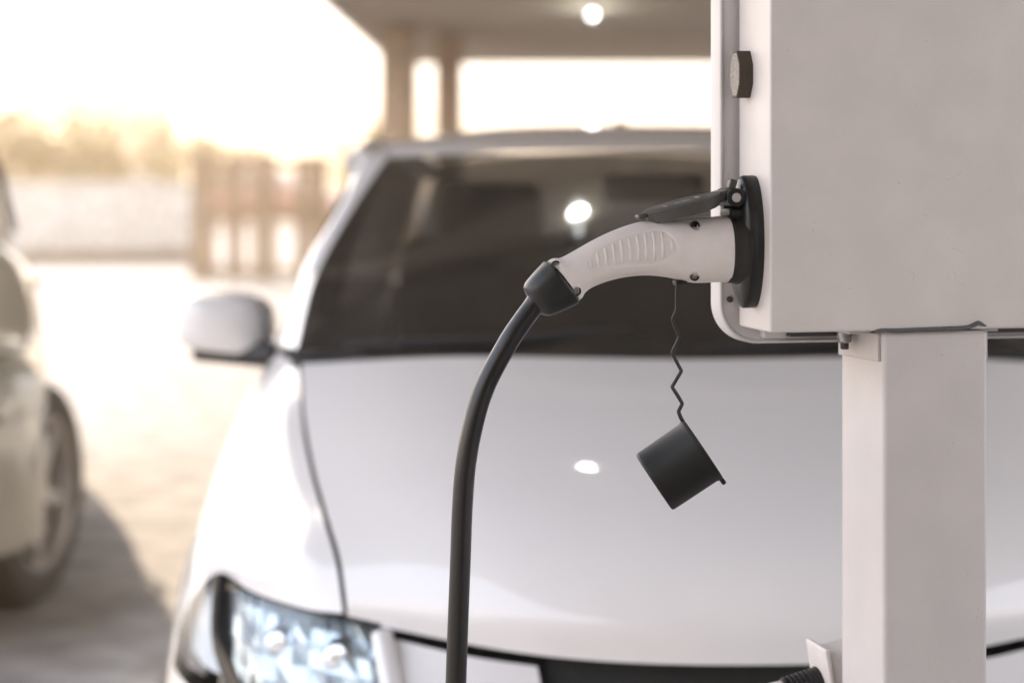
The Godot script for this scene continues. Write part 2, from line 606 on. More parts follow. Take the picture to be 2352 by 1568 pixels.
func car(called: String, label: String, paint: Material, xf: Transform3D, steer := 0.0, group := "", plain := false) -> Node3D:
	var c := thing(called, label, "car", xf, group)
	var pieces := {}
	# bonnet
	var hood := mirrored([
		V([[0, 1.035, .16], [.4, 1.035, .11], [.70, 1.01, -.02]]),
		V([[0, .995, .36], [.37, .988, .32], [.67, .940, .20]]),
		V([[0, .947, .56], [.35, .938, .52], [.634, .884, .40]]),
		V([[0, .894, .74], [.325, .884, .70], [.596, .838, .58]]),
		V([[0, .836, .86], [.29, .825, .82], [.565, .793, .70]]),
		V([[0, .756, .918], [.275, .750, .88], [.552, .745, .748]]),
		V([[0, .690, .925], [.271, .692, .88], [.549, .712, .752]])])
	hood.reverse()
	put("bonnet", patch(hood, 41, 41), paint, c)
	var fender := [
		V([[.775, 1.005, -.28], [.80, .975, -.30], [.835, .93, -.33], [.862, .86, -.36], [.878, .74, -.38], [.885, .5, -.38], [.868, .22, -.38]]),
		V([[.707, 1.003, -.02], [.748, .985, -.06], [.80, .935, -.1], [.85, .86, -.15], [.87, .74, -.17], [.88, .5, -.17], [.868, .23, -.155]]),
		V([[.676, .934, .20], [.724, .925, .17], [.79, .885, .12], [.848, .82, .06], [.87, .73, .02], [.88, .67, .015], [.88, .61, .01]]),
		V([[.640, .877, .40], [.694, .868, .36], [.77, .835, .30], [.838, .785, .22], [.866, .73, .18], [.878, .69, .17], [.88, .655, .165]]),
		V([[.602, .832, .58], [.654, .822, .54], [.735, .797, .47], [.815, .76, .38], [.85, .71, .33], [.866, .67, .32], [.872, .635, .315]]),
		V([[.571, .786, .702], [.625, .780, .675], [.71, .768, .612], [.795, .755, .515], [.835, .69, .45], [.856, .62, .44], [.866, .56, .435]]),
		V([[.556, .722, .752], [.614, .720, .715], [.70, .728, .638], [.772, .738, .55], [.832, .66, .49], [.85, .57, .485], [.858, .49, .48]])]
	fender.reverse()
	for s in 2:
		put("fender", patch(fender if s == 0 else flipped(fender), 31, 37), paint, c)
	# front: grille, nose panels, bumper, headlights
	var grille := mirrored([
		V([[0, .42, .965], [.14, .42, .962], [.25, .44, .945]]),
		V([[0, .56, .935], [.14, .56, .93], [.255, .56, .915]]),
		V([[0, .684, .885], [.14, .684, .878], [.262, .680, .852]])])
	put("grille", patch(grille, 15, 9), M.gap, c)
	for k in 5:
		var y := .46 + k * .045
		put("grille_bar", tube(V([[-.25, y, .945 - k * .014], [0, y, .965 - k * .014], [.25, y, .945 - k * .014]]), .006, 8), M.trim, c)
	for s in 2:
		var nose := [
			V([[.25, .56, .955], [.36, .56, .935], [.45, .56, .90]]),
			V([[.262, .62, .925], [.365, .625, .905], [.465, .63, .868]]),
			V([[.275, .676, .876], [.37, .684, .852], [.482, .694, .79]])]
		put("nose_panel", patch(nose if s == 0 else flipped(nose), 13, 9), paint, c)
		var lamp := Node3D.new()
		lamp.name = "headlight"
		c.add_child(lamp, true)
		var cover := [
			V([[.46, .57, .89], [.53, .57, .862], [.61, .57, .82], [.69, .58, .75], [.748, .595, .675]]),
			V([[.485, .65, .845], [.545, .65, .825], [.62, .655, .78], [.70, .66, .705], [.75, .67, .63]]),
			V([[.508, .700, .778], [.56, .706, .752], [.615, .712, .712], [.70, .720, .636], [.748, .727, .585]])]
		var bowl := []
		for r in cover:
			var q := []
			for p in r:
				q.append(p + Vector3(-.012, 0.0, -.06))
			bowl.append(q)
		if plain:
			lamp.name = "front_corner"
			put("corner_panel", patch(cover if s == 0 else flipped(cover), 21, 9), paint, lamp)
			var side := [
				V([[.745, .57, .69], [.80, .57, .60], [.858, .58, .50]]),
				V([[.748, .66, .64], [.80, .66, .565], [.848, .67, .475]]),
				V([[.745, .728, .59], [.785, .733, .53], [.832, .70, .47]])]
			put("corner_panel", patch(side if s == 0 else flipped(side), 9, 9), paint, lamp)
			put("round_lamp", lathe([[0, -.02], [.07, -.01], [.085, .01], [.075, .025], [.04, .032], [0, .034]], 28, Transform3D(frame_of(Vector3(0, .2, 1)), Vector3(.46 * (1.0 if s == 0 else -1.0), .625, .87))), M.reflector, lamp)
			continue
		put("lens_cover", patch(cover if s == 0 else flipped(cover), 21, 9), M.lens, lamp)
		put("lamp_bowl", patch(bowl if s == 0 else flipped(bowl), 21, 9), M.lamp_white, lamp)
		var sx := 1.0 if s == 0 else -1.0
		var facets := patch_rows(bowl, 13, 6)
		var fst := begin()
		fst.set_smooth_group(-1)
		var fr := RandomNumberGenerator.new()
		fr.seed = 77
		for a in 5:
			for b in 12:
				var o := Vector3(0, 0, .016)
				var w := []
				for p in [facets[a][b], facets[a + 1][b], facets[a + 1][b + 1], facets[a][b + 1]]:
					var v: Vector3 = p + o + Vector3(0, 0, fr.randf_range(-.011, .011))
					w.append(Vector3(v.x * sx, v.y, v.z))
				quad(fst, w[0], w[1], w[2], w[3])
		put("reflector_facets", done(fst), M.reflector, lamp)
		for q in [[.56, .655, .745, .030], [.655, .66, .675, .026]]:
			put("bulb", lathe([[0, -.03], [q[3], -.02], [q[3], .004], [q[3] * .7, .018], [0, .024]], 20, Transform3D(frame_of(Vector3(.25 * sx, .12, 1)), Vector3(q[0] * sx, q[1], q[2]))), M.chrome, lamp)
		var trim := V([[.450 * sx, .56, .902], [.474 * sx, .63, .868], [.496 * sx, .700, .795]])
		put("chrome_trim", tube(resample(trim, 9), .016, 10), M.white_paint, lamp)
		var band := V([[.640 * sx, .575, .815], [.700 * sx, .60, .762], [.748 * sx, .65, .66], [.758 * sx, .70, .61], [.760 * sx, .737, .570]])
		put("dark_band", tube(resample(band, 13), .0115, 10), M.gap, lamp)
		var eyelid := V([[.50 * sx, .708, .776], [.57 * sx, .716, .738], [.62 * sx, .720, .700], [.70 * sx, .727, .628], [.755 * sx, .735, .565]])
		put("eyelid_gap", tube(resample(eyelid, 13), .0045, 8), M.gap, lamp)
		var sig := [
			V([[.775, .60, .63], [.81, .60, .575], [.842, .61, .50]]),
			V([[.780, .67, .595], [.815, .67, .54], [.848, .68, .455]]),
			V([[.788, .73, .55], [.82, .73, .49], [.842, .725, .42]]),
			V([[.80, .768, .475], [.818, .772, .43], [.832, .762, .385]])]
		var back := []
		for r in sig:
			var q := []
			for p in r:
				q.append(p + Vector3(-.022, -.004, -.02))
			back.append(q)
		put("signal_lens", patch(sig if s == 0 else flipped(sig), 9, 13), M.signal, lamp)
		put("signal_reflector", patch(back if s == 0 else flipped(back), 9, 13), M.lamp_white, lamp)
	var bumper := mirrored([
		V([[0, .22, .95], [.3, .22, .94], [.5, .22, .87], [.65, .22, .77], [.78, .23, .65], [.84, .24, .57], [.862, .25, .52]]),
		V([[0, .34, 1.01], [.3, .34, .995], [.5, .40, .93], [.65, .42, .83], [.785, .43, .69], [.846, .45, .58], [.868, .45, .50]]),
		V([[0, .44, .985], [.3, .45, .97], [.5, .54, .895], [.62, .555, .835], [.735, .565, .715], [.812, .585, .605], [.856, .59, .48]])])
	put("bumper", patch(bumper, 45, 13), paint, c)
	# glass house
	var inner := V([[.71, 1.036, -.04], [.703, 1.127, -.20], [.689, 1.186, -.32], [.646, 1.29, -.55], [.595, 1.386, -.76], [.577, 1.398, -.822]])
	var outer := V([[.778, 1.017, -.25], [.749, 1.118, -.35], [.736, 1.181, -.43], [.682, 1.289, -.62], [.656, 1.387, -.82], [.613, 1.432, -1.0]])
	var mid := V([[0, 1.03, .13], [0, 1.135, -.075], [0, 1.20, -.20], [0, 1.305, -.42], [0, 1.395, -.615], [0, 1.412, -.657]])
	var half := []
	for k in 6:
		var h: Vector3 = inner[k].lerp(mid[k], .45)
		h.z = lerpf(mid[k].z, inner[k].z, .32)
		half.append([mid[k], h, inner[k]])
	put("windscreen", patch(mirrored(half), 33, 25), M.glass, c)
	var pillar := []
	for k in 6:
		var h: Vector3 = inner[k].lerp(outer[k], .5) + Vector3(.008, .006, .008)
		pillar.append([inner[k], h, outer[k]])
	for s in 2:
		put("windscreen_pillar", patch(pillar if s == 0 else flipped(pillar), 9, 25), paint, c)
	put("cowl", patch(mirrored([
		V([[0, 1.02, .19], [.4, 1.02, .14], [.72, 1.0, -.03]]),
		V([[0, 1.02, .13], [.4, 1.02, .08], [.72, 1.02, -.06]])]), 21, 5), M.trim, c)
	for s in 2:
		var x0 := -.62 if s == 0 else .02
		put("wiper", tube(V([[x0, 1.045, .10 - absf(x0) * .18], [x0 + .3, 1.062, .06], [x0 + .58, 1.075, .02 if s == 0 else -.04]]), .008, 8), M.trim, c)
	var roof := mirrored([
		V([[0, 1.413, -.660], [.31, 1.409, -.695], [.580, 1.398, -.826]]),
		V([[0, 1.452, -.95], [.33, 1.447, -.97], [.612, 1.430, -1.0]]),
		V([[0, 1.485, -1.4], [.34, 1.478, -1.4], [.612, 1.446, -1.4]]),
		V([[0, 1.492, -1.8], [.34, 1.485, -1.8], [.605, 1.45, -1.8]]),
		V([[0, 1.48, -2.3], [.33, 1.472, -2.3], [.585, 1.44, -2.3]]),
		V([[0, 1.44, -2.75], [.31, 1.432, -2.75], [.555, 1.40, -2.75]])])
	roof.reverse()
	put("roof", patch(roof, 25, 31), paint, c)
	put("aerial", lathe([[.034, 0], [.03, .012], [.018, .026], [.006, .032], [0, .033]], 14, at(Vector3(0, 1.482, -2.0))), M.trim, c)
	var belt := [[-.30, 1.0], [-.9, 1.0], [-1.5, .995], [-2.1, .99], [-2.6, .985], [-3.0, .97]]
	var lines := [[], [], [], [], [], [], []]
	for z in [-.38, -.7, -1.1, -1.5, -1.9, -2.04, -2.16, -2.28, -2.4, -2.52, -2.64, -2.76, -2.95, -3.1]:
		var k := 1.0 - pow(maxf(0.0, -z - 1.6) / 1.5, 2.2) * .12
		var d: float = absf(z + 2.4)
		var low := .22 if d > .35 else .31 + sqrt(.1226 - d * d)
		lines[0].append(Vector3(.868 * k, low, z))
		lines[1].append(Vector3(.884 * k, lerpf(low, .74, .5), z))
		lines[2].append(Vector3(.880 * k, .74, z))
		lines[3].append(Vector3(.862 * k, .86, z))
		lines[4].append(Vector3(.838 * k, .93, z))
		lines[5].append(Vector3(.802 * k, .975, z))
		lines[6].append(Vector3(.778 * k, 1.0, z))
	for s in 2:
		put("body_side", patch(lines if s == 0 else flipped(lines), 40, 19), paint, c)
		var win := [
			V([[.782, 1.0, -.30], [.78, 1.0, -.9], [.775, .995, -1.6], [.75, .99, -2.2], [.71, .985, -2.75]]),
			V([[.735, 1.17, -.43], [.742, 1.19, -.9], [.738, 1.19, -1.6], [.705, 1.18, -2.2], [.66, 1.16, -2.72]]),
			V([[.668, 1.37, -.80], [.665, 1.40, -1.15], [.66, 1.40, -1.6], [.63, 1.39, -2.2], [.59, 1.34, -2.68]])]
		put("side_window", patch(win if s == 0 else flipped(win), 21, 13), M.glass, c)
		var sx := 1.0 if s == 0 else -1.0
		put("roof_rail", tube(resample(V([[.66 * sx, 1.385, -.83], [.648 * sx, 1.418, -1.15], [.643 * sx, 1.425, -1.6], [.612 * sx, 1.415, -2.2], [.58 * sx, 1.37, -2.68]]), 17), .03, 10), paint, c)
		put("door_pillar", tube(V([[.784 * sx, 1.0, -1.32], [.742 * sx, 1.19, -1.33], [.665 * sx, 1.40, -1.35]]), .035, 8), M.trim, c)
		put("door_handle", tube(V([[.876 * sx, .84, -1.0], [.90 * sx, .845, -1.06], [.90 * sx, .845, -1.16], [.876 * sx, .84, -1.22]]), .014, 8), paint, c)
		wheel(c, Vector3(.79 * sx, .317, .2), sx, steer)
		wheel(c, Vector3(.79 * sx, .317, -2.4), sx)
		if plain:
			continue
		# mirror
		var mir := Node3D.new()
		mir.name = "door_mirror"
		c.add_child(mir, true)
		var mo := Vector3(.915 * sx, 1.045, -.52)
		var prof := [[0, -.060], [.35, -.0585], [.70, -.052], [.88, -.036], [.97, -.004], [1.0, .05]]
		var rings := []
		for q in prof:
			var ring := []
			for j in 28:
				var a := TAU * j / 28.0
				var lx: float = signf(cos(a)) * pow(absf(cos(a)), .55) * .102 * q[0]
				var ly: float = signf(sin(a)) * pow(absf(sin(a)), .55) * .066 * q[0]
				ring.append(mo + Vector3(lx * 1.0, ly + lx * .10 * sx, -q[1]))
			rings.append(ring)
		var mst := begin()
		mst.set_smooth_group(0)
		sheet(mst, rings, true)
		put("mirror_housing", done(mst), paint, mir)
		var gst := begin()
		fan(gst, rings[-1])
		put("mirror_glass", done(gst), M.chrome, mir)
		put("mirror_base", rbox(mo + Vector3(-.02 * sx, -.068, -.01), Vector3(.17, .03, .09), .013, 3, Basis(Vector3.BACK, .10 * sx)), M.trim, mir)
		put("mirror_arm", tube(V([[.80 * sx, .985, -.46], [.85 * sx, .985, -.49], [.89 * sx, .99, -.52]]), .026, 10), M.trim, mir)
	# tail
	put("rear_window", patch(mirrored([
		V([[0, 1.43, -2.77], [.3, 1.42, -2.77], [.55, 1.39, -2.76]]),
		V([[0, 1.2, -2.98], [.34, 1.2, -2.97], [.62, 1.18, -2.92]]),
		V([[0, 1.0, -3.1], [.36, 1.0, -3.09], [.68, .99, -3.03]])]), 17, 9), M.glass, c)
	put("tailgate", patch(mirrored([
		V([[0, .99, -3.1], [.4, .99, -3.09], [.71, .985, -3.03]]),
		V([[0, .75, -3.17], [.42, .75, -3.16], [.80, .75, -3.09]]),
		V([[0, .45, -3.2], [.42, .45, -3.18], [.79, .45, -3.1]]),
		V([[0, .22, -3.15], [.42, .22, -3.13], [.77, .22, -3.08]])]), 21, 13), paint, c)
	put("underbody", rbox(Vector3(0, .30, -1.1), Vector3(1.3, .26, 3.9), .05), M.gap, c)
	put("engine_bay", rbox(Vector3(0, .52, .28), Vector3(1.0, .3, .9), .08), M.gap, c)
	# cabin
	put("dashboard", rbox(Vector3(0, .88, -.32), Vector3(1.36, .22, .5), .08), M.interior, c)
	put("bulkhead", rbox(Vector3(0, .70, -.10), Vector3(1.4, .5, .1), .02), M.interior, c)
	put("cabin_floor", rbox(Vector3(0, .46, -1.6), Vector3(1.6, .06, 2.9), .02), M.interior, c)
	for sx in [-1.0, 1.0]:
		put("seat", rbox(Vector3(.36 * sx, .62, -1.15), Vector3(.5, .26, .5), .07), M.seat, c)
		put("seat_back", rbox(Vector3(.36 * sx, .92, -1.42), Vector3(.48, .56, .16), .06, 3, Basis(Vector3.RIGHT, -.2)), M.seat, c)
		put("headrest", rbox(Vector3(.36 * sx, 1.25, -1.5), Vector3(.26, .18, .1), .045, 3, Basis(Vector3.RIGHT, -.2)), M.seat, c)
	put("rear_seat", rbox(Vector3(0, .85, -2.3), Vector3(1.3, .6, .2), .06, 3, Basis(Vector3.RIGHT, -.2)), M.seat, c)
	var ring := []
	for k in 33:
		var a := TAU * k / 32.0
		ring.append(Vector3(.36, .96, -.68) + Basis(Vector3.RIGHT, -.45) * Vector3(cos(a) * .18, sin(a) * .18, 0))
	put("steering_wheel", tube(ring, .014, 10), M.trim, c)
	put("rear_mirror", rbox(Vector3(0, 1.33, -.66), Vector3(.22, .06, .03), .014), M.trim, c)
	return c

func white_car() -> void:
	car("white_hatchback", "white hatchback parked nose-on right behind the charging post", M.white_paint, at(Vector3(.31, 0, -3.6)))

func other_cars() -> void:
	var c := car("olive_car", "olive grey car at the left with its front wheel turned, next to the white hatchback", M.olive_paint, at(Vector3(-2.49, 0, -6.2), 15.0), -24.0, "", true)
	c.scale = Vector3.ONE * 1.12
	var far := [[Vector3(-9.6, 0, -38.5), 80.0, M.silver_paint, "silver car parked side-on beneath the broad dark tree"], [Vector3(-8.3, 0, -47), 65.0, M.white_paint, "white car parked behind the white wall, right of the silver car"], [Vector3(-5.2, 0, -50), 75.0, M.red_paint, "dark red car parked farthest off behind the white wall"]]
	for f in far:
		var d: Node3D = c.duplicate()
		d.name = numbered("parked_car")
		add_child(d)
		d.transform = at(f[0], f[1])
		d.scale = Vector3.ONE
		tag(d, f[3], "car", "cars parked beyond the white wall")
		for o in d.find_children("*", "MeshInstance3D", true, false):
			if o.material_override == M.olive_paint:
				o.material_override = f[2]

# ---------------------------------------------------------------- charger
var box_xf := Transform3D(Basis(Vector3.UP, deg_to_rad(13.0)), Vector3(.2442, 1.20994, -1.85))

func post_and_box() -> void:
	var post := thing("charger_post", "pale square steel post that carries the charging box", "post", box_xf * at(Vector3(.1714, -1.20994, -.0575)))
	put("post_tube", rbox(Vector3(0, .6042, 0), Vector3(.1088, 1.2084, .1070), .0055, 4), M.powder_post, post)
	put("base_plate", rbox(Vector3(0, .008, 0), Vector3(.22, .016, .22), .003), M.powder_post, post)
	var top := 1.2085
	for s in [-1.0, 1.0]:
		var br := Node3D.new()
		br.name = "bracket"
		post.add_child(br, true)
		put("bracket_plate", rbox(Vector3(-.0561 * -s * -1.0 if false else .0561 * s, top - .0165, -.003), Vector3(.0034, .0265, .098), .0008, 2, Basis(Vector3.RIGHT, -.02)), M.powder_post, br)
		put("bracket_leg", rbox(Vector3(.0665 * s, top - .0022, -.003), Vector3(.0240, .0030, .060), .0008, 2), M.powder_post, br)
		for z in ([-.0085] if s < 0 else [.004]):
			var q := Vector3(.0690 * s, top - .0042, z)
			put("washer", lathe([[0, -.0022], [.0088, -.0022], [.0088, 0], [0, 0]], 24, at(q)), M.steel, br)
			put("hex_bolt", lathe([[0, -.0108], [.0062, -.0108], [.0076, -.0094], [.0076, -.0022], [0, -.0022]], 6, at(q, 12.0), 1.0, 20.0), M.steel, br)
			put("bolt_thread", lathe([[0, -.0172], [.0038, -.0172], [.0042, -.0162], [.0042, -.0106], [0, -.0106]], 14, at(q)), M.rail, br)

	var box := thing("charging_box", "pale wall-box style charging unit on top of the post, cropped by the picture's edge", "charger", box_xf)
	put("front_shell", rbox(Vector3(.18, .30, -.0444), Vector3(.36, .60, .0888), .0030, 4), M.powder, box)
	# back tray: floor and rolled lip, open below where the post passes
	var lip := []
	var outline := [Vector2(.108, -.0180)]
	var r := .040
	for k in 13:
		var a := -PI / 2 - PI / 2 * k / 12.0
		outline.append(Vector2(-.0182 + r + cos(a) * r, -.0180 + r + sin(a) * r))
	for k in 13:
		var a := PI - PI / 2 * k / 12.0
		outline.append(Vector2(-.0182 + r + cos(a) * r, .62 - r + sin(a) * r))
	for k in 13:
		var a := PI / 2 - PI / 2 * k / 12.0
		outline.append(Vector2(.378 - r + cos(a) * r, .62 - r + sin(a) * r))
	for k in 13:
		var a := -PI / 2 * k / 12.0
		outline.append(Vector2(.378 - r + cos(a) * r, -.0180 + r + sin(a) * r))
	outline.append(Vector2(.235, -.0180))
	var tray := Node3D.new()
	tray.name = "back_tray"
	box.add_child(tray)
	var c := Vector2(.18, .30)
	var prof := [[0.0, -.120], [.0, -.0945], [.0006, -.0928], [.0020, -.0920], [.0034, -.0928], [.0040, -.0944]]
	var rows := []
	for q in prof:
		var row := []
		for k in outline.size():
			var t: Vector2 = (outline[mini(k + 1, outline.size() - 1)] - outline[maxi(k - 1, 0)]).normalized()
			var n := Vector2(t.y, -t.x)   # points inwards when the outline runs clockwise
			var p: Vector2 = outline[k] + n * q[0]
			row.append(Vector3(p.x, p.y, q[1]))
		rows.append(row)
	var st := begin()
	st.set_smooth_group(0)
	sheet(st, rows)
	put("tray_lip", done(st), M.tray, tray)
	var fl := begin()
	fl.set_smooth_group(-1)
	var ring := []
	var ring2 := []
	for p: Vector2 in outline:
		ring.append(Vector3(p.x, p.y, -.0945))
		ring2.append(Vector3(p.x, p.y, -.1199))
	fan(fl, ring)
	fan(fl, ring2, true)
	put("tray_floor", done(fl), M.tray, tray)
	# dark rail and spacers seen in the slot below the shell
	put("slot_rail", rbox(Vector3(.082, -.0075, -.080), Vector3(.066, .006, .012), .001), M.rail, box)
	put("slot_rail", rbox(Vector3(.295, -.0075, -.080), Vector3(.11, .006, .012), .001), M.rail, box)
	put("spacer", rbox(Vector3(.036, -.0060, -.090), Vector3(.024, .012, .016), .002), M.tray, box)
	put("slot_screw", lathe([[0, 0], [.0045, 0], [.0045, .006], [0, .006]], 18, Transform3D(Basis(Vector3.RIGHT, PI / 2), Vector3(.101, -.0085, -.074))), M.steel, box)
	put("rubber_plug", lathe([[0, 0], [.003, 0], [.003, .003], [0, .003]], 14, Transform3D(Basis(Vector3.RIGHT, PI / 2), Vector3(-.0075, .0262, -.0945))), M.rail, box)
	# knock-out rings pressed into the shell
	for p in [Vector3(.1421, .0518, .0), Vector3(.1856, .0525, .0)]:
		var kr := []
		for k in 41:
			var a := TAU * k / 40.0
			kr.append(p + Vector3(cos(a) * .0046, sin(a) * .0046, -.00005))
		put("knock_out_ring", tube(kr, .00045, 8), M.powder, box)
	# sealant squeezed out between shell and post
	var sp := V([[.104, -.0002, .0000], [.112, .0008, .0006], [.130, .0002, .0010], [.155, .0010, .0010], [.180, .0012, .0012], [.200, .0018, .0012], [.2085, .0042, .0008], [.2135, .0060, .0006], [.2195, .0036, .0004], [.2225, .0030, .0000]])
	put("sealant_bead", tube(resample(sp, 46), resample_f([.0003, .0016, .0021, .0019, .0022, .0021, .0022, .0022, .0013, .0002], 46), 12), M.sealant, box)

	# lock knob
	var kn := Node3D.new()
	kn.name = "lock_knob"
	kn.transform = Transform3D(Basis(Vector3.UP, -PI / 2), Vector3(0, .2471, -.061))   # its z points out of the plug face
	box.add_child(kn)
	var oct := []
	for k in 8:
		var a := TAU * (k + .5) / 8.0
		oct.append(Vector2(cos(a) * .0150, sin(a) * .0246))
	put("knob_body", prism(oct, .0140, .0008), M.knob, kn)
	var face := []
	for p in oct:
		face.append(p * .90)
	put("knob_face", prism(face, .0003), M.brass, kn).position.z = .0138

	# socket: oval flange, collar, hinge and raised lid
	var so := Node3D.new()
	so.name = "socket"
	so.position = Vector3(0, .0850, -.0425)
	box.add_child(so)
	var to_left := Transform3D(Basis(Vector3(0, 1, 0), Vector3(-1, 0, 0), Vector3(0, 0, 1)), Vector3.ZERO)   # turned round an axis that leaves the plug face; x of the profile is up
	put("flange", lathe([[.0600, -.001], [.0636, .0], [.0640, .0012], [.0640, .0118], [.0632, .0136], [.0606, .0156], [.0560, .0176], [.0500, .0190], [.0400, .0200], [0, .0200]], 72, to_left, .425), M.flange, so)
	var collar := []
	for q in [[.0120, 1.08], [.0190, 1.05], [.0210, 1.0], [.0305, .985]]:
		var row := []
		for j in 72:
			var a := TAU * j / 72.0
			var e := 2.0 / 2.35
			row.append(Vector3(-q[0], -.0070 + signf(sin(a)) * pow(absf(sin(a)), e) * .0328 * q[1], signf(cos(a)) * pow(absf(cos(a)), e) * .0270 * q[1]))
		collar.append(row)
	var cst := begin()
	cst.set_smooth_group(0)
	sheet(cst, collar, true)
	put("socket_collar", done(cst), M.rubber, so)
	var hinge := Vector3(-.0260, .0428, 0)
	put("hinge_barrel", lathe([[0, -.0205], [.0078, -.0205], [.0090, -.0195], [.0090, .0195], [.0078, .0205], [0, .0205]], 32, Transform3D(Basis(Vector3.RIGHT, PI / 2), hinge)), M.black, so)
	put("hinge_bracket", rbox(hinge + Vector3(.0060, -.0005, 0), Vector3(.0120, .0170, .0390), .0050, 4), M.black, so)
	put("hinge_saddle", rbox(hinge + Vector3(.0030, -.0150, 0), Vector3(.0150, .0120, .0340), .0050, 4), M.black, so)
	put("hinge_pin", lathe([[0, 0], [.0044, 0], [.0044, .0016], [.0038, .0021], [0, .0021]], 28, Transform3D(Basis(Vector3.RIGHT, PI / 2), hinge + Vector3(0, 0, .0200))), M.pin, so)
	put("hinge_lug", rbox(hinge + Vector3(.0005, .0125, .0060), Vector3(.0072, .0100, .0090), .0016, 3, Basis(Vector3.BACK, -.30)), M.lid, so)
	var lid := Transform3D(Basis(Vector3.BACK, deg_to_rad(15.0)), Vector3(-.0748, .0385, 0))   # x towards the hinge, y out of the lid's top
	put("lid", lathe([[0, -.0122], [.0330, -.0122], [.0352, -.0112], [.0376, -.0035], [.0382, -.0020], [.0386, -.0014], [.0386, -.0004], [.0380, 0], [0, 0.0004]], 80, lid), M.lid, so)
	put("lid_tab", rbox(lid * Vector3(-.0410, -.0026, 0), Vector3(.0110, .0046, .0150), .0021, 4, lid.basis), M.lid, so)
	put("lid_arm", rbox(lid * Vector3(.0390, -.0045, 0), Vector3(.0200, .0098, .0300), .0034, 4, lid.basis), M.lid, so)
	# white print: two end marks and two short illegible lines of small strokes
	for x in [-.0165, .0165]:
		put("print_mark", rbox(lid * Vector3(x, .00035, .0), Vector3(.0007, .0003, .0140), .0001, 1, lid.basis), M.print, so)
	var pst := begin()
	pst.set_smooth_group(-1)
	for k in [-2, -1, 1, 2, 3]:
		rbox_to(pst, lid * Vector3(k * .0024 - .001, .00035, .0048), Vector3(.0009, .0003, .0024), .0001, 1, lid.basis)
	rbox_to(pst, lid * Vector3(-.0040, .00035, -.0030), Vector3(.0022, .0003, .0022), .0001, 1, lid.basis)
	rbox_to(pst, lid * Vector3(.0030, .00035, -.0030), Vector3(.0070, .0003, .0006), .0001, 1, lid.basis)
	put("print_strokes", done(pst), M.print, so)

func resample_f(p: Array, n: int) -> Array:
	var v := []
	for x in p:
		v.append(Vector3(x, 0, 0))
	var out := []
	for q in resample(v, n):
		out.append(maxf(q.x, .0001))
	return out

func edge_distance(p: Vector2, poly: PackedVector2Array) -> float:
	var best := 1e9
	for i in poly.size():
		best = minf(best, p.distance_to(Geometry2D.get_closest_point_to_segment(p, poly[i], poly[(i + 1) % poly.size()])))
	return best if Geometry2D.is_point_in_polygon(p, poly) else -best

func P2(a: Array) -> Array:
	var out := []
	for p in a:
		out.append(Vector3(p[0], p[1], 0))
	return out

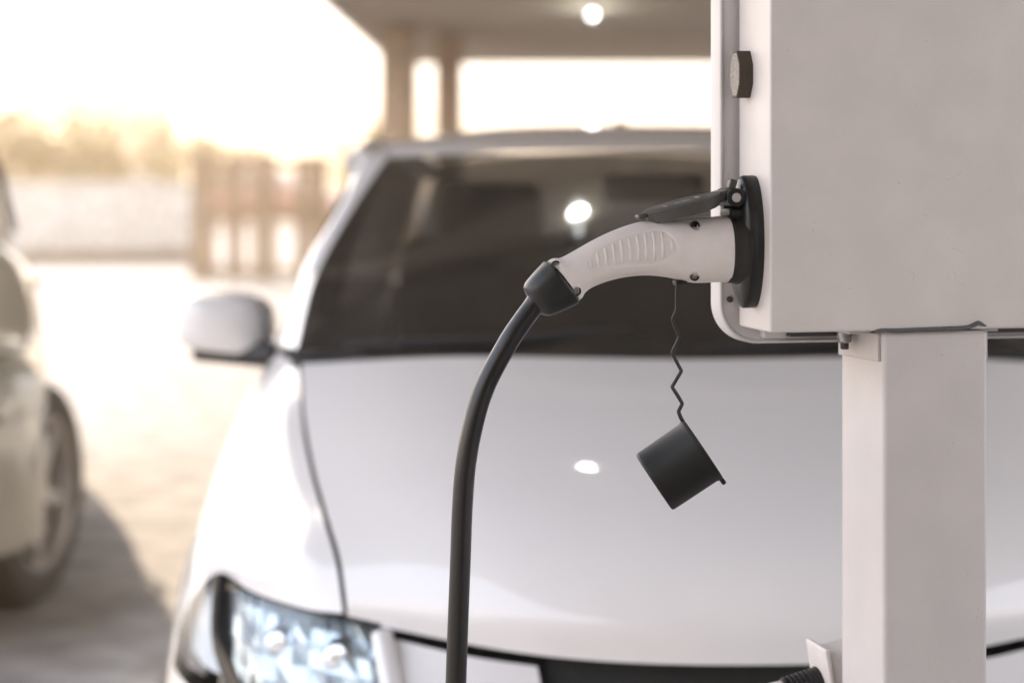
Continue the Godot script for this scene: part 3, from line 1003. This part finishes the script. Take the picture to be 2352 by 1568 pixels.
func plug_and_cap() -> void:
	var zc := -.0425
	var plug := thing("charging_plug", "white pistol-grip charging plug with ribbed handle and thick black cable, pushed into the box's socket", "plug", box_xf)
	var top := resample(P2([[-.0300, .1102], [-.0437, .1094], [-.0647, .1079], [-.0820, .1064], [-.0994, .1060], [-.1155, .1046], [-.1315, .1003], [-.1475, .0942], [-.1622, .0872], [-.1758, .0799], [-.1860, .0744], [-.1939, .0711], [-.2006, .0708], [-.2057, .0681]]), 190)
	var bot := resample(P2([[-.0295, .0459], [-.0390, .0464], [-.0623, .0461], [-.0763, .0490], [-.0901, .0518], [-.1051, .0535], [-.1189, .0535], [-.1338, .0519], [-.1475, .0489], [-.1588, .0452], [-.1668, .0414], [-.1715, .0374], [-.1736, .0339], [-.1770, .0306]]), 190)
	var deep := resample_f([.0270, .0270, .0268, .0258, .0240, .0226, .0218, .0212, .0208, .0205, .0203, .0204, .0210, .0212], 190)
	var recess := PackedVector2Array([Vector2(-.1761, .0618), Vector2(-.1733, .0683), Vector2(-.1677, .0752), Vector2(-.1587, .0811), Vector2(-.1464, .0869), Vector2(-.1317, .0923), Vector2(-.1181, .0965), Vector2(-.1045, .0984), Vector2(-.0966, .0975), Vector2(-.0897, .0914), Vector2(-.0851, .0832), Vector2(-.0849, .0783), Vector2(-.0897, .0729), Vector2(-.0988, .0659), Vector2(-.1102, .0638), Vector2(-.1328, .0630), Vector2(-.1554, .0616), Vector2(-.1722, .0601)])
	var screws := [[Vector2(-.0676, .1022), .0052], [Vector2(-.0680, .0524), .0026], [Vector2(-.2032, .0653), .0022], [Vector2(-.1829, .0396), .0022]]
	for k in screws.size():   # parallax between the middle plane and the near surface
		screws[k][0] = screws[k][0] + [Vector2(.0010, -.0010), Vector2(.0010, .0010), Vector2(0.0014, -.0006), Vector2(-.0004, .0012)][k]
	var rows := []
	var seg := 128
	for i in top.size():
		var mid: Vector3 = (top[i] + bot[i]) / 2.0
		var up: Vector3 = (top[i] - bot[i]) / 2.0
		var row := []
		for j in seg:
			var a := TAU * j / seg
			var e := 2.0 / 2.35
			var p := mid + up * signf(sin(a)) * pow(absf(sin(a)), e)
			p.z = zc + deep[i] * signf(cos(a)) * pow(absf(cos(a)), e)
			if cos(a) > 0:
				var q := Vector2(p.x, p.y)
				p.z -= .0011 * smoothstep(-.0004, .0018, edge_distance(q, recess))
				for s in screws:
					p.z -= s[1] * (1.0 - smoothstep(.0032, .0042, q.distance_to(s[0])))
			row.append(p)
		rows.append(row)
	var st := begin()
	st.set_smooth_group(0)
	sheet(st, rows, true)
	st.set_smooth_group(31)
	fan(st, rows[0])
	fan(st, rows[-1], true)
	put("plug_body", done(st), M.shell, plug)
	var near := func(x: float, y: float) -> float:   # height of the near surface over a point
		var best := 1e9
		var z := zc
		for i in range(0, rows.size()):
			for j in seg:
				var p: Vector3 = rows[i][j]
				if p.z > zc:
					var d := (p.x - x) * (p.x - x) + (p.y - y) * (p.y - y)
					if d < best:
						best = d
						z = p.z
		return z
	var ribs := [[-.1703, .0704, .0617], [-.1627, .0768, .0622], [-.1551, .0813, .0637], [-.1475, .0851, .0653], [-.1397, .0882, .0663], [-.1318, .0908, .0670], [-.1239, .0930, .0678], [-.1162, .0949, .0680], [-.1083, .0961, .0685], [-.1003, .0956, .0708], [-.0914, .0884, .0767]]
	for r in ribs:
		var pts := []
		for k in 7:
			var y := lerpf(r[1] - .0008, r[2] + .0008, k / 6.0)
			var x: float = r[0] + .0008 * k / 6.0
			pts.append(Vector3(x, y, near.call(x, y) - .00035))
		pts.push_front(pts[0] + Vector3(0, .0008, -.0005))
		pts.append(pts[-1] + Vector3(0, -.0008, -.0005))
		var rr := [.0003]
		for k in 7:
			rr.append(.00150)
		rr.append(.0003)
		put("grip_rib", tube(pts, rr, 12), M.shell, plug)
	for k in screws.size():
		var q: Vector2 = screws[k][0]
		var z: float = near.call(q.x, q.y)
		var sc := Transform3D(Basis(Vector3.RIGHT, PI / 2), Vector3(q.x, q.y, z + .0002))
		var head := put("screw", lathe([[.0034, -.001], [.0034, .0006], [.0029, .0010], [.0017, .0010], [.0015, .0002], [0, .0002]], 28, sc), M.screw if k != 0 else M.gap, plug)
		var deep_in: float = screws[k][1]
		put("screw_well", lathe([[.0034, -.0002], [.0041, deep_in - .0003], [.0043, deep_in + .0001], [.0047, deep_in - .0008]], 32, sc), M.gap, head).transform = Transform3D()
		head.mesh = head.mesh
	# black strain relief and cable
	var bt := resample(P2([[-.2083, .0676], [-.2102, .0659], [-.2186, .0577], [-.2264, .0493], [-.2289, .0444], [-.2281, .0406], [-.2262, .0368]]), 40)
	var bb := resample(P2([[-.1784, .0303], [-.1790, .0279], [-.1882, .0233], [-.1984, .0190], [-.2057, .0169], [-.2119, .0181], [-.2158, .0203]]), 40)
	var bd := resample_f([.0206, .0212, .0195, .0172, .0150, .0130, .0104], 40)
	var br := []
	for i in 40:
		var mid: Vector3 = (bt[i] + bb[i]) / 2.0
		var up: Vector3 = (bt[i] - bb[i]) / 2.0
		var row := []
		for j in 56:
			var a := TAU * j / 56.0
			var e := 2.0 / lerpf(3.4, 2.0, clampf(i / 30.0, 0, 1))
			var p := mid + up * signf(sin(a)) * pow(absf(sin(a)), e)
			p.z = zc + bd[i] * signf(cos(a)) * pow(absf(cos(a)), e)
			row.append(p)
		br.append(row)
	var bs := begin()
	bs.set_smooth_group(0)
	sheet(bs, br, true)
	bs.set_smooth_group(31)
	fan(bs, br[0])
	fan(bs, br[-1], true)
	put("strain_relief", done(bs), M.flange, plug)
	var cp := V([[-.2150, .0345, zc], [-.2202, .0260, zc], [-.2320, .0105, zc], [-.2454, -.0091, zc], [-.2663, -.0473, zc], [-.2775, -.0816, zc], [-.2850, -.1200, zc], [-.2883, -.1605, zc], [-.2900, -.2050, zc], [-.2924, -.2658, zc], [-.2945, -.3237, zc], [-.2962, -.3974, zc], [-.2953, -.55, zc], [-.288, -.80, zc], [-.25, -1.05, zc - .02], [-.12, -1.185, zc - .10], [.02, -1.198, zc - .22], [.22, -1.198, zc - .3], [.40, -1.198, zc - .2]])
	put("cable", tube(resample(cp, 130), .0097, 28), M.cable, plug)
	put("strap_clip", rbox(Vector3(-.0757, .0468, zc), Vector3(.0115, .0046, .0120), .0012, 3, Basis(Vector3.BACK, .12)), M.black, plug)

	# dust cap that hangs from the plug by its zigzag strap
	var centre := box_xf * Vector3(-.0771, -.1288, zc)
	var z_axis := (Vector3(0, EYE, 0) - centre).normalized()
	var x_axis := Vector3.UP.cross(z_axis).normalized()
	var cap_xf := Transform3D(Basis(x_axis, z_axis.cross(x_axis), z_axis), centre)
	var cap := thing("dust_cap", "black dust cap dangling under the plug on a zigzag strap", "cap", cap_xf)
	var axis := frame_of(Vector3(cos(deg_to_rad(34.4)), sin(deg_to_rad(34.4)), 0))
	put("cap_body", lathe([[0, -.0287], [.0292, -.0287], [.0306, -.0282], [.0314, -.0270], [.0316, -.0252], [.0322, .0225], [.0330, .0240], [.0334, .0262], [.0334, .0284], [.0322, .0290], [.0312, .0284], [.0302, .0240], [.0300, -.0250], [0, -.0260]], 72, Transform3D(axis, Vector3.ZERO)), M.black, cap)
	put("cap_tab", rbox(axis * Vector3(.0355, .0268, 0), Vector3(.0062, .0044, .0120), .0016, 3, axis), M.black, cap)
	var back := cap_xf.affine_inverse() * box_xf
	var zig := P2([[-.0786, .0459], [-.0792, .0338], [-.0792, .0202], [-.0824, .0136], [-.0833, .0112], [-.0815, .0058], [-.0761, -.0056], [-.0837, -.0206], [-.0789, -.0297], [-.0742, -.0382], [-.0837, -.0531], [-.0781, -.0615], [-.0734, -.0692], [-.0773, -.0767], [-.0749, -.0828], [-.0722, -.0874]])
	var soft := []
	for k in zig.size():
		if k == 0 or k == zig.size() - 1:
			soft.append(zig[k])
		else:
			soft.append(zig[k].lerp(zig[k - 1], minf(.5, .0018 / zig[k].distance_to(zig[k - 1]))))
			soft.append(zig[k].lerp(zig[k - 1], .0004 / zig[k].distance_to(zig[k - 1])) * .5 + zig[k].lerp(zig[k + 1], .0004 / zig[k].distance_to(zig[k + 1])) * .5)
			soft.append(zig[k].lerp(zig[k + 1], minf(.5, .0018 / zig[k].distance_to(zig[k + 1]))))
	var strap := []
	for p in soft:
		strap.append(back * Vector3(p.x, p.y, zc))
	put("strap", tube(strap, resample_f([.0014, .0015, .0017, .0019, .0020], strap.size()), 10), M.rubber, cap)

func spare_plug() -> void:
	# a second plug parked in a holder on the back of the post, mostly hidden by it
	var h := thing("spare_plug_holder", "white plastic cup holder fixed to the back of the post", "holder", box_xf)
	var b := Basis(Vector3.BACK, .16)
	put("cup", rbox(Vector3(.146, -.362, -.165), Vector3(.062, .046, .05), .010, 4, b), M.shell, h)
	put("cup_rim", rbox(Vector3(.1155, -.361, -.160), Vector3(.0055, .050, .056), .0024, 3, b), M.shell, h)
	put("cup_socket", rbox(Vector3(.150, -.355, -.139), Vector3(.030, .026, .006), .003, 3, Basis(Vector3.BACK, .5)), M.rail, h)
	put("mounting_arm", rbox(Vector3(.170, -.37, -.135), Vector3(.05, .04, .055), .006), M.powder_post, h)
	var p := thing("spare_plug", "second white charging plug with black ridged collar, sticking out below the white holder", "plug", box_xf)
	var ax := Transform3D(frame_of(Vector3(1, .26, 0)), Vector3(.098, -.384, -.165))
	var prof := [[0, -.022], [.0150, -.022], [.0170, -.020]]
	for k in 8:
		prof.append([.0172, -.019 + k * .005])
		prof.append([.0182, -.0175 + k * .005])
		prof.append([.0182, -.0160 + k * .005])
	prof.append([.016, .022])
	prof.append([0, .022])
	put("ridged_collar", lathe(prof, 36, ax), M.black, p)
	put("grip", lathe([[0, -.15], [.012, -.148], [.019, -.13], [.021, -.10], [.019, -.06], [.0165, -.03], [.0155, -.021], [0, -.021]], 36, ax), M.shell, p)
	put("nozzle", lathe([[0, .021], [.0140, .021], [.0140, .045], [0, .045]], 28, ax), M.rubber, p)
